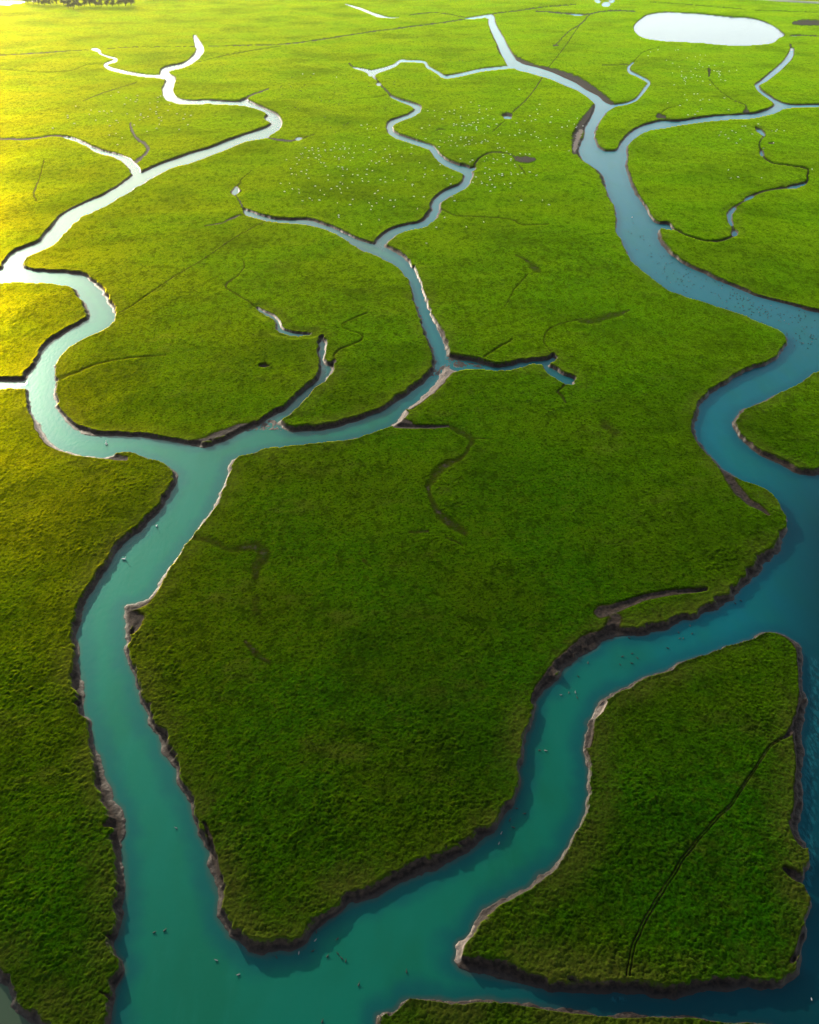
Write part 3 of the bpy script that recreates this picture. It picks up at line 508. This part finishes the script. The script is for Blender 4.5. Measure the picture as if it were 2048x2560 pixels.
# ------------------------------------------------------------------ ground and water objects
ground = grid_mesh('ground', WX, WY, HH, None, dict(pale=paleb, shore=sd, mud=mudb, tuft=tuft, hue=v1, bankw=W))
ground.data.materials.append(gm); ground['kind'] = 'structure'
ground['label'] = 'bright green tussocky salt marsh cut by winding tidal creeks'
st = 2
Xc, Yc, Sc = WX[::st, ::st], WY[::st, ::st], sd[::st, ::st]
PX, PY = XX[::st, ::st], YY[::st, ::st]
blue = sstep(1250, 1650, PX + (PY - 1500) * -.12) * (1 - .55 * sstep(1350, 1700, PY) * (1 - sstep(1500, 1950, PX)))
blue = np.maximum(blue, sstep(2250, 2480, PY) * sstep(1150, 1600, PX)); blue = np.maximum(blue, .7 * sstep(900, 1100, PX) * (1 - sstep(900, 1250, PY)))
brown = ((PY > 2380) & (PX < 220)).astype(float)
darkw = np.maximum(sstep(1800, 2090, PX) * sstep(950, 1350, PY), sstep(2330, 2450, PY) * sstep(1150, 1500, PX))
lo = np.minimum.reduce([Sc[:-1, :-1], Sc[1:, :-1], Sc[:-1, 1:], Sc[1:, 1:]])
wet = lo < 2.2
pond_m = (PX[:-1, :-1] > 1560) & (PX[:-1, :-1] < 1985) & (PY[:-1, :-1] > 15) & (PY[:-1, :-1] < 125)
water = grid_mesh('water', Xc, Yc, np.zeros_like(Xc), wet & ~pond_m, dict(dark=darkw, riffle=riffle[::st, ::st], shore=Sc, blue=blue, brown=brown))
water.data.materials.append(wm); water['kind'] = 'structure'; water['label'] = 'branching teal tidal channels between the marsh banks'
pond = grid_mesh('pond', Xc, Yc, np.zeros_like(Xc), wet & pond_m, dict(shore=Sc, blue=blue, brown=brown))
pond.data.materials.append(wpond); pond['kind'] = 'structure'; pond['label'] = 'pale oval pond shining on the far marsh'

#LIFE ------------------------------------------------------------------ animals, trees and small things
def simple(name, col, rough=.8, var=.35, scale=8.):
    m, nt, out = mat(name); n = N(nt); tc = nt.nodes.new('ShaderNodeTexCoord')
    p = nt.nodes.new('ShaderNodeBsdfPrincipled'); p.inputs['Roughness'].default_value = rough
    n.L(n.mix(n.noise(scale, 3, .6, None, tc.outputs['Object']), tuple(c * (1 - var) for c in col), tuple(min(c * (1 + var), 1) for c in col)), p.inputs['Base Color'])
    n.L(p.outputs[0], out.inputs[0]); return m
M = {k: simple(k, *v) for k, v in dict(
    white_wool=((.86, .82, .70), .9, .2), dark_face=((.05, .04, .035), .8), cream_wool=((.52, .46, .36), .9, .2),
    dark_plumage=((.030, .027, .024), .6), grey_plumage=((.30, .30, .29), .7), white_plumage=((.82, .82, .78), .6, .1), bill=((.35, .18, .04), .5),
    bark=((.06, .045, .035), .9), leaves=((.07, .09, .045), .8, .5, 1.2), weathered_wood=((.10, .08, .065), .9), pale_plastic=((.65, .72, .74), .4, .1),
    roof=((.10, .085, .08), .7), plaster=((.70, .68, .64), .8, .1), black=((.012, .012, .012), .8)).items()}
def loft(bm, rings, seg=8, mi=0):
    """one skin over rings (x, y, z, rx, rz) along a bent spine"""
    prev = None; pts = [Vector(r[:3]) for r in rings]
    for i, r in enumerate(rings):
        t = (pts[min(i + 1, len(pts) - 1)] - pts[max(i - 1, 0)]).normalized(); side = Vector((0, 0, 1)).cross(t)
        side = side.normalized() if side.length > .05 else Vector((1, 0, 0)); up = t.cross(side)
        ring = [bm.verts.new(pts[i] + side * (r[3] * math.cos(a)) + up * (r[4] * math.sin(a))) for a in (2 * math.pi * k / seg for k in range(seg))]
        if prev:
            for k in range(seg):
                f = bm.faces.new((prev[k], prev[(k + 1) % seg], ring[(k + 1) % seg], ring[k])); f.material_index = mi; f.smooth = True
        else: f = bm.faces.new(ring[::-1]); f.material_index = mi
        prev = ring
    f = bm.faces.new(prev); f.material_index = mi
def to_mesh(name, bm, *mats):
    bmesh.ops.recalc_face_normals(bm, faces=bm.faces); me = bpy.data.meshes.new(name); bm.to_mesh(me); bm.free()
    for m in mats: me.materials.append(m)
    return me
def skin_animal(name, joints, edges, mats, paint, levels=1, lump=0.):
    """one continuous body grown over a skeleton: joints {name: (x, y, z, r)}"""
    me = bpy.data.meshes.new(name); ks = list(joints); me.from_pydata([joints[k][:3] for k in ks], [(ks.index(a), ks.index(b)) for a, b in edges], [])
    o = bpy.data.objects.new(name, me); scene.collection.objects.link(o)
    o.modifiers.new('skin', 'SKIN'); lay = me.skin_vertices[0] if me.skin_vertices else None
    if lay is None:
        bpy.context.view_layer.objects.active = o; lay = me.skin_vertices[0]
    for i, k in enumerate(ks):
        lay.data[i].radius = (joints[k][3], joints[k][3] * (joints[k][4] if len(joints[k]) > 4 else 1)); lay.data[i].use_root = (i == 0)
    if levels: sbs = o.modifiers.new('sub', 'SUBSURF'); sbs.levels = levels
    dg = bpy.context.evaluated_depsgraph_get(); em = bpy.data.meshes.new_from_object(o.evaluated_get(dg)); bpy.data.objects.remove(o)
    em.materials.clear()
    for m in mats: em.materials.append(m)
    for v in em.vertices:
        if lump: v.co += Vector(v.normal) * lump * (math.sin(v.co.x * 31) + math.sin(v.co.y * 27 + 1) + math.sin(v.co.z * 29))
    for p in em.polygons: p.material_index = paint(p.center); p.use_smooth = True
    return em
def sheep_mesh(name, wool, grazing):
    hz, hy = (.14, .92) if grazing else (.86, .80)
    j = dict(rump=(0, -.42, .60, .20), belly=(0, -.12, .60, .27), chest=(0, .26, .62, .25), neck=(0, .50, .62 if grazing else .74, .15),
             poll=(0, .68, .40 if grazing else .88, .10), muzzle=(0, hy, hz, .055), tail=(0, -.62, .50, .05))
    e = [('rump', 'belly'), ('belly', 'chest'), ('chest', 'neck'), ('neck', 'poll'), ('poll', 'muzzle'), ('rump', 'tail')]
    for sx in (-1, 1):
        for nm, y, root in (('hind', -.40, 'rump'), ('fore', .30, 'chest')):
            k = nm + str(sx); j[k + 'a'] = (sx * .13, y, .40, .075); j[k + 'b'] = (sx * .14, y - (.06 if nm == 'hind' else -.02), .22, .045); j[k + 'c'] = (sx * .14, y, .0, .04)
            e += [(root, k + 'a'), (k + 'a', k + 'b'), (k + 'b', k + 'c')]
        j['ear%d' % sx] = (sx * .15, .66, .42 if grazing else .92, .03); e.append(('poll', 'ear%d' % sx))
    return skin_animal(name, j, e, (wool, M['dark_face']), lambda c: 1 if (c.y > .66 or (c.z < .30 and c.y < .62)) else 0, 1, .012)
def bird_mesh(name, plum, neck, big=1.):
    j = dict(breast=(0, .12, .07, .10), back=(0, -.08, .08, .105), rump=(0, -.24, .10, .06), tail=(0, -.36, .13, .022, .5),
             neck=(0, .22, .17, .045), nape=(0, .25, .17 + neck, .034), head=(0, .30, .22 + neck, .048), bill=(0, .40, .205 + neck, .016),
             wingl=(-.085, -.14, .11, .045), wingr=(.085, -.14, .11, .045))
    e = [('breast', 'back'), ('back', 'rump'), ('rump', 'tail'), ('breast', 'neck'), ('neck', 'nape'), ('nape', 'head'), ('head', 'bill'), ('back', 'wingl'), ('back', 'wingr')]
    j = {k: tuple(c * big for c in v[:4]) + v[4:] for k, v in j.items()}
    return skin_animal(name, j, e, (plum, M['bill']), lambda c: 1 if c.y > .345 * big else 0, 1)
sheep_w = sheep_mesh('sheep_grazing', M['white_wool'], True); sheep_c = sheep_mesh('sheep_standing', M['cream_wool'], False)
duck = bird_mesh('duck', M['dark_plumage'], .03, 1.15); duckg = bird_mesh('grey_duck', M['grey_plumage'], .03, 1.15)
goose = bird_mesh('goose', M['dark_plumage'], .16, 1.5); swan = bird_mesh('swan', M['white_plumage'], .22, 1.9)
def hit(px, py):
    """ground height under a photo position"""
    r = min(max(np.searchsorted(ys, py), 0), NY - 1); c = min(max(np.searchsorted(xs, px), 0), NX - 1); return r, c
def put(name, me, px, py, label, cat, group, rot=None, onwater=False, scale=1.):
    r, c = hit(px, py)
    if onwater and sd[r, c] > -.25: return None
    if not onwater and sd[r, c] < 1.: return None
    x, y = G(px, py); z = 0. if onwater else float(HH[r, c])
    if z > 0:                                       # the feet are above the datum: slide towards the viewer's side of the line of sight
        k = (H - z) / H; x, y = x * k, y * k
        rr, cc = hit(*P(x, y)); z = float(HH[rr, cc]) - .03
    o = bpy.data.objects.new(name, me); scene.collection.objects.link(o)
    o.location = (float(x), float(y), z - (.015 if onwater else 0)); o.rotation_euler = (0, 0, random.uniform(0, 6.28) if rot is None else rot)
    sc = scale * random.uniform(.9, 1.1); o.scale = (sc, sc, sc)
    o['label'] = label; o['category'] = cat; o['group'] = group; return o
def pts(r, c, s): return [tuple(q) for q in Z(r, c, s)]
def blob(r, c, cx, cy, rx, ry, n_):
    out = []
    for _ in range(n_):
        a = random.uniform(0, 6.28); q = random.random() ** .5
        out.append((c * 512 + (cx + math.cos(a) * q * rx) / S, r * 512 + (cy + math.sin(a) * q * ry) / S))
    return out
flocks = [
 ('sheep scattered over the sunlit meadow at upper left', 'white sheep grazing the yellow-green meadow inside the upper left creek fork',
  pts(0,0,"1000,782 935,810 1160,810 1158,847 1100,848 1143,860 1065,828 1330,825 1353,812 640,900 1265,875 1330,865 1052,882 768,933 840,945 878,942 903,958 942,943 1268,925 1323,907 1315,945 1317,962 1072,963 755,970 570,978 572,995 1187,962 1185,975 1210,995 1247,987 1142,990 1338,995 1363,990 1178,1012 1360,1022 1343,1053 1320,1088 1132,1058 808,1018 907,1022 983,1020 998,1038 628,1045 927,1065 978,1128 922,1143 1030,1167 990,1222 1490,962 1560,968 1608,977 1548,1005 1583,1057 1510,1095 1430,885 445,1085 1415,937 1240,1110")),
 ('sheep scattered over the meadow between the two central creeks', 'white sheep grazing the meadow between the left loop and the narrow central creek',
  pts(0,1,"825,628 918,625 1110,655 1320,1060 1368,1055 1370,1092 1443,1085 1385,1162 1003,1207 1105,1217 1175,1210 1168,1237 1092,1250 1063,1270 1013,1268 1018,1275 955,1255 960,1275 905,1250 908,1270 880,1275 850,1250 812,1305 825,1293 822,1330 775,1333 795,1352 872,1335 978,1322 937,1335 962,1350 963,1310 918,1300 1270,1235 1217,1255 1183,1252 1180,1262 1140,1262 1333,1225 1213,1295 1258,1293 1338,1288 1388,1265 1403,1265 1130,1335 1130,1350 1163,1322 1177,1335 1227,1360 1247,1333 1095,1325 690,1350 777,1385 725,1425 1005,1380 1018,1405 980,1375 880,1390 860,1437 815,1450 855,1470 877,1507 733,1470 772,1478 1127,1408 1160,1413 1165,1430 1200,1430 1285,1428 1385,1390 1405,1362 1445,1380 1470,1367 1503,1335 1535,1350 1538,1370 1563,1328 1558,1308 1520,1262 1550,1235 1440,1285 1578,1385 1368,1430 1413,1443 1365,1475 1325,1510 1247,1475 1290,1480 1163,1485 1038,1480 1040,1520 932,1573 973,1608 1067,1595 1115,1575 1143,1540 1160,1555 1243,1540 1203,1587 1140,1597 1150,1630 1008,1645 793,1602 797,1630 740,1597 715,1550 640,1550 672,1620 885,1675 905,1693 823,1697 967,1692 1380,1535 1482,1520 1520,1497 1523,1537 1590,1525 1690,1520 1712,1447 1460,1612 1433,1637 1497,1672 1385,1713 1447,1717 1563,1693 1605,1692 1247,1685 1118,1715 1330,1530 1660,1325 1625,1280")
  + pts(0,2,"18,1247 15,1300 85,1377 120,1497 27,1560 23,1570 37,1660 120,1663 130,1420 193,1440 130,1475 290,1483 258,1395 315,1510 358,1497") + pts(1,1,"1128,95 1130,112 1470,133 1320,172 1400,45 1410,17 1593,22 1225,5")),
 ('sheep scattered over the big meadow right of the central creek', 'white sheep grazing the big meadow between the central creek and the right-hand river',
  pts(0,2,"925,757 517,865 587,895 435,910 648,925 690,920 590,930 587,950 378,935 303,952 375,960 338,943 153,938 213,985 278,1008 210,935 430,985 497,975 430,1000 660,980 617,1003 710,1010 577,1037 575,1015 533,1040 545,1035 562,1072 563,1087 567,1100 478,1065 502,1055 520,1060 450,1040 443,1065 375,1050 373,1065 395,1055 168,1062 103,1085 465,1100 632,1100 630,1130 660,1070 673,1075 735,1050 268,1130 333,1157 358,1140 360,1150 432,1160 430,1180 475,1158 472,1167 527,1155 525,1183 258,1190 327,1190 293,1205 352,1190 387,1210 348,1233 402,1235 500,1195 475,1225 460,1235 502,1220 560,1213 605,1210 613,1195 643,1190 660,1193 638,1180 740,1213 767,1118 748,1137 843,1145 890,1143 928,1100 927,1122 975,1113 903,1040 970,1023 1027,1025 1013,980 1060,1012 1080,963 1073,925 1095,885 1250,932 1195,990 1185,1037 1343,1025 1413,1003 1388,1053 1410,1070 1403,1080 1460,1068 1328,1068 1285,1078 1055,1113 1025,1140 1067,1155 1085,1163 1102,1190 965,1190 1150,1170 1240,1165 1243,1230 1180,1243 1342,1277 135,1173 58,1140 250,1243 515,1287 428,1342 530,1355 510,1372 743,1253 760,1248 797,1253 818,1280 785,1307 790,1325 850,1303 933,1300 977,1303 1010,1303 853,1345 853,1358 740,1350 710,1345 708,1375 650,1335 630,1360 885,1392 893,1410 815,1383 780,1470 780,1483 855,1465 858,1475 913,1473 945,1463 1013,1455 1068,1485 715,1487 755,1475 675,1500 680,1520 635,1465 560,1497 535,1540 605,1535 610,1550 655,1563 695,1558 718,1583 800,1557 850,1550 850,1585 680,1617 675,1430 640,1420 940,1692 1120,1692 360,1663 380,1695 348,1557")
  + pts(1,2,"67,40 295,115 225,195 478,193 143,330 1175,5 625,150")),
 ('sheep scattered over the meadow below the oval pond', 'small white sheep grazing the meadow just below the pale oval pond',
  pts(0,3,"220,328 305,440 285,473 367,423 440,513 515,427 537,422 683,482 723,467 767,470 613,492 737,505 722,520 713,540 920,525 798,557 720,553 745,567 683,580 845,553 490,537 547,567 567,605 490,617 645,603 567,637 567,650 603,655 607,662 590,665 590,677 650,658 665,633 693,645 723,650 700,682 745,688 600,692 597,712 503,720 807,717 593,803 672,797 700,797 612,847 745,840 723,850 800,847 450,868 553,895 963,925 733,925 700,945 680,970 935,683 897,675 880,650 888,635 883,620 878,603 890,608 840,600 865,605 968,603 1030,597 928,827 620,975")),
 ('sheep on the meadow inside the right-hand river bend', 'white sheep on the meadow right of the river beside the thin broken ditch',
  pts(0,3,"1078,1070 1103,1070 1213,1050 1370,1097 1360,1110 1327,1107 993,1103 1023,1120 897,1115 883,1145 935,1138 1162,1133 1060,1177 960,1170 1030,1210 1257,1250 1243,1173 1340,1210 980,1507 1043,1497 1240,1500 960,1437 1665,1430 1430,1105")),
]
allsheep = [(q, g, l) for g, l, ps in flocks for q in ps]
for (px, py), g, l in allsheep[:600]:
    pass
nearest = sorted(allsheep, key=lambda a: -a[0][1])[:290]
for i, ((px, py), g, l) in enumerate(nearest):
    put('sheep', sheep_w if i % 5 else sheep_c, px, py, l, 'sheep', g, scale=.85)
bm = bmesh.new()                                      # the farther sheep, as one object
for (px, py), g, l in sorted(allsheep, key=lambda a: -a[0][1])[290:]:
    r, c = hit(px, py)
    if sd[r, c] < 1: continue
    x, y = G(px, py); k = (H - HH[r, c]) / H; rr, cc = hit(*P(x * k, y * k)); m0 = len(bm.verts)
    bm.from_mesh(sheep_w); bm.verts.ensure_lookup_table()
    T = Matrix.Translation((x * k, y * k, HH[rr, cc] - .03)) @ Matrix.Rotation(random.uniform(0, 6.28), 4, 'Z') @ Matrix.Scale(1.0, 4)
    for v in bm.verts[m0:]: v.co = T @ v.co
o = bpy.data.objects.new('distant_sheep', to_mesh('distant_sheep', bm, M['white_wool'], M['dark_face'])); scene.collection.objects.link(o)
o['kind'] = 'stuff'; o['label'] = 'tiny white sheep dotted over the farthest meadows'; o['category'] = 'sheep'
# dark geese feeding on the grass
for px, py in pts(0,1,"710,715 725,730 840,715 820,740 800,765 815,770 972,823 985,850 1050,855 1095,695 1095,785 1130,880 790,915 1005,980 1015,990 1205,1040 1172,1055 1060,1075 1250,655 1245,705 895,650 735,655 1330,570 1345,580 1385,580 1380,540 1630,600 1590,700 1595,715 1380,730 1600,690 640,735 1100,1115 765,905 1520,915 650,800"):
    put('goose', goose, px, py, 'dark goose feeding on the sunny meadow above the thin central creek', 'goose', 'geese feeding on the far meadow', scale=1.35)
for px, py in pts(0,2,"5,685 25,800 195,765 215,650 260,675 420,665 345,515 360,525 420,510 445,515 65,580 290,600 515,640 390,610"):
    put('goose', goose, px, py, 'dark goose feeding beside the kinked creek left of the blue river', 'goose', 'geese beside the kinked creek', scale=1.35)
# birds on the water
WB = [
 ('duck', duck, 'ducks in front of the pointed central marsh', 'dark duck floating just off the rounded tip of the central marsh', pts(4,1,"940,950 1118,1010 910,1112 1035,1155 1122,1135 1155,1175 1187,1195 1297,1395 1700,1285 990,1705 605,1165")),
 ('duck', duck, 'pair of dark ducks in the wide left channel', 'dark duck of a pair floating side by side low in the left channel', pts(4,0,"1300,955 1388,938")),
 ('duck', duckg, 'grey ducks low in the left channel', 'pale grey duck floating left of the central marsh tip', pts(4,0,"1483,75") + pts(4,1,"97,1190 283,1312")),
 ('duck', duckg, 'grey ducks off the marsh tip', 'grey duck floating close to the shaded edge of the marsh tip', pts(4,1,"932,1022 793,1130")),
 ('duck', duck, 'ducks in the lower right channel', 'dark duck floating in the green channel left of the lower right island', pts(4,2,"845,10 875,72") + pts(3,2,"1503,410 1422,525 1342,660 1412,702 1095,1147 903,1637 970,1680 1330,440 1170,608 1420,365")),
 ('duck', duckg, 'pale ducks in the lower right channel', 'pale duck floating in the green channel left of the lower right island', pts(4,2,"773,120 753,207") + pts(3,2,"1397,658 1275,680 1147,1150")),
 ('duck', duck, 'ducks above the lower right island', 'dark duck floating in the teal channel above the lower right island', pts(3,3,"543,155 655,163 550,203 582,203 450,285 150,330 68,357 195,370 148,413 50,425 125,200 638,97") + pts(2,3,"1068,1612 1020,1635")),
 ('gull', swan, 'white birds on the left river', 'white bird floating on the pale upper stretch of the left river', pts(2,0,"895,283 897,295")),
 ('duck', duck, 'ducks on the oval pond', 'dark duck floating on the pale oval pond', pts(0,3,"300,130 470,193 490,203 297,275 345,283 375,275")),
]
for nm, me, g, l, ps in WB:
    for px, py in ps: put(nm, me, px, py, l, 'duck' if nm == 'duck' else 'water bird', g, onwater=True, rot=random.gauss(.3, 1.2), scale=.72 if py > 500 else 1.3)
put('gull', swan, *pts(2,0,"1320,983")[0], 'white gull floating in the left river beside its dark left bank bend', 'gull', 'white gulls on the left river', onwater=True, scale=.8)
put('gull', swan, *pts(2,0,"1045,1262")[0], 'white gull floating lower down the left river near the narrow mud edge', 'gull', 'white gulls on the left river', onwater=True, scale=.8)
put('gull', swan, *pts(4,3,"1660,1518")[0], 'lone white gull in the dark water of the bottom right corner', 'gull', 'white gull in the corner', onwater=True, scale=.4)
put('gull', swan, *pts(1,3,"150,108")[0], 'white gull on the blue river near the bank notch', 'gull', 'white gull near the bank notch', onwater=True, scale=.9)
raft = pts(1,3,"160,155 220,272 245,262 248,270 225,262 250,295 120,228 145,240 300,345 190,378 280,425 312,412 310,437 318,438 392,435 365,497 378,490 440,500 468,495 420,542 425,565 445,607 442,630 507,555 545,570 500,580 608,547 640,565 665,575 625,580 605,585 585,605 625,610 535,625 563,628 560,642 628,645 545,675 585,680 612,690 735,630 775,628 770,645 850,650 755,685 732,700 585,720 605,740 880,680 910,680 850,748 818,738 880,755 882,770 905,705 1000,715 1010,738 975,740 1013,750 1035,750 1000,768 1030,775 1062,770 1120,787 1035,795 1078,808 1120,805 1045,830 910,830 945,805 1018,860 1080,850 1087,862 1060,868 1175,825 1155,850 1135,880 1092,890 1205,880 1250,850 1245,872 1320,850 1385,865 1365,875 1160,903 1175,908 1225,910 1228,930 1280,900 1325,888 1270,880 1290,925 1320,938 1430,925 1295,960 1245,990 1385,975 1500,990 1448,1000 1470,1005 1555,940 1610,942 1600,960 1560,965 1550,990 1690,975 1620,1030 1665,1035 1600,1045 1455,1085 1530,1085 1560,1105 1565,1125 1660,1095 1650,1110 1565,1160 1635,1170 1665,1155 1520,1190 1580,1175 1630,1210 1580,1165 1655,1175 1700,1130")
raft += blob(1,3,600,650,130,60,12) + blob(1,3,1060,820,200,70,22) + blob(1,3,1400,930,260,60,26) + blob(1,3,1560,1100,130,90,12) + blob(1,3,420,500,150,100,12)
for i, (px, py) in enumerate(raft):
    put('duck', duck if i % 9 else duckg, px, py, 'tiny dark duck of the big raft spread along the blue right-hand river', 'duck', 'raft of ducks on the right-hand river', onwater=True, rot=random.gauss(.8, 1.), scale=.72)

# trees along the far edge at upper left
def tree_meshes(k):
    rnd = random.Random(40 + k); tb = bmesh.new(); cb = bmesh.new(); hgt = rnd.uniform(9, 13)
    loft(tb, [(0, 0, -.3, .45, .45), (.1, 0, 2, .34, .34), (.2, .1, hgt * .5, .24, .24), (.1, .2, hgt * .85, .08, .08)], 7)
    for b in range(5):
        a = b * 1.3 + rnd.random(); z0 = hgt * rnd.uniform(.25, .6)
        loft(tb, [(.1, 0, z0, .14, .14), (math.cos(a) * 1.5, math.sin(a) * 1.5, z0 + 1.2, .09, .09), (math.cos(a) * 3, math.sin(a) * 3, z0 + 2.6, .03, .03)], 5)
    cl = [(rnd.uniform(-3, 3), rnd.uniform(-3, 3), rnd.uniform(hgt * .22, hgt * .95), rnd.uniform(1.0, 2.1)) for _ in range(26)]
    for cx, cy, cz, cr in cl:
        for _ in range(95):
            d_ = Vector((rnd.gauss(0, 1), rnd.gauss(0, 1), rnd.gauss(0, 1))).normalized() * cr * rnd.uniform(.6, 1.08); c_ = Vector((cx, cy, cz)) + d_
            s_ = rnd.uniform(.14, .32); u = Vector((rnd.gauss(0, 1), rnd.gauss(0, 1), rnd.gauss(0, 1))).normalized(); w_ = u.cross(d_).normalized()
            cb.faces.new([cb.verts.new(c_ + u * s_), cb.verts.new(c_ + w_ * s_), cb.verts.new(c_ - u * s_), cb.verts.new(c_ - w_ * s_)])
    return to_mesh('trunk', tb, M['bark']), to_mesh('crown', cb, M['leaves'])
TM = [tree_meshes(k) for k in range(3)]
tl = [(70, 8), (84, 10), (98, 12), (112, 14), (128, 14), (142, 10), (160, 14), (172, 22), (184, 24), (198, 20), (212, 17), (226, 16), (240, 17), (254, 18), (268, 17), (282, 17), (298, 16), (314, 16), (328, 14), (366, 0), (382, 1), (412, -2), (428, -1), (440, -2)]
for i, (px, py) in enumerate(tl):
    x, y = G(px, py); rr, cc = hit(px, py); e = bpy.data.objects.new('tree', None); scene.collection.objects.link(e)
    e.location = (float(x), float(y), max(float(HH[rr, cc]), 0)); e.rotation_euler = (0, 0, random.uniform(0, 6)); s_ = random.uniform(.8, 1.15) * (1 if i < 19 else .7); e.scale = (s_ * 1.1, s_ * 1.1, s_)
    e['label'] = 'hazy dark green tree in the row along the upper left edge of the marsh' if i < 19 else 'small dark tree at the top edge right of the main tree row'
    e['category'] = 'tree'; e['group'] = 'trees along the upper left edge' if i < 19 else 'small trees beyond the main row'
    for nm, me in zip(('trunk', 'crown'), TM[i % 3]):
        o = bpy.data.objects.new(nm, me); scene.collection.objects.link(o); o.parent = e
def ribbon(name, line, wd, hgt, m, lab, kind='structure'):
    q = catmull(line, 6); bm = bmesh.new(); prev = None
    for i in range(len(q)):
        a = Vector((*[float(v) for v in G(q[i, 0], q[i, 1])], 0)); b = Vector((*[float(v) for v in G(*q[min(i + 1, len(q) - 1), :2])], 0)); c = Vector((*[float(v) for v in G(*q[max(i - 1, 0), :2])], 0))
        t = (b - c).normalized(); nn_ = Vector((-t.y, t.x, 0)); w_ = wd * .5
        row = [bm.verts.new(a + nn_ * k + Vector((0, 0, z))) for k, z in ((-w_ - 3, .2), (-w_, hgt), (w_, hgt), (w_ + 3, .2))]
        if prev:
            for k in range(3): bm.faces.new((prev[k], prev[k + 1], row[k + 1], row[k]))
        prev = row
    o = bpy.data.objects.new(name, to_mesh(name, bm, m)); scene.collection.objects.link(o); o['kind'] = kind; o['label'] = lab
ribbon('path', Z(0,3,"900,-12 1150,-2 1350,10 1500,20 1725,30 2100,48 2600,75"), 7.5, 2.0, simple('pale_gravel', (.62, .56, .53), .9, .15, .6), 'pale gravel track on a low dyke at the top right edge')

# the air: a thin warm haze over the whole marsh
hm = bpy.data.materials.new('thin_haze'); hm.use_nodes = True; nt = hm.node_tree
for x in list(nt.nodes): nt.nodes.remove(x)
vo = nt.nodes.new('ShaderNodeVolumePrincipled'); vo.inputs['Color'].default_value = (1, .96, .82, 1); vo.inputs['Density'].default_value = HAZE; vo.inputs['Anisotropy'].default_value = .8
nt.links.new(vo.outputs[0], nt.nodes.new('ShaderNodeOutputMaterial').inputs['Volume'])
bm = bmesh.new(); bmesh.ops.create_cube(bm, size=1); bmesh.ops.scale(bm, vec=(70000, 52000, 128), verts=bm.verts); bmesh.ops.translate(bm, vec=(0, 25000, 61), verts=bm.verts)
me = bpy.data.meshes.new('haze'); bm.to_mesh(me); bm.free(); me.materials.append(hm)
o = bpy.data.objects.new('haze', me); scene.collection.objects.link(o); o['kind'] = 'stuff'; o['label'] = 'thin warm haze over the far marsh'
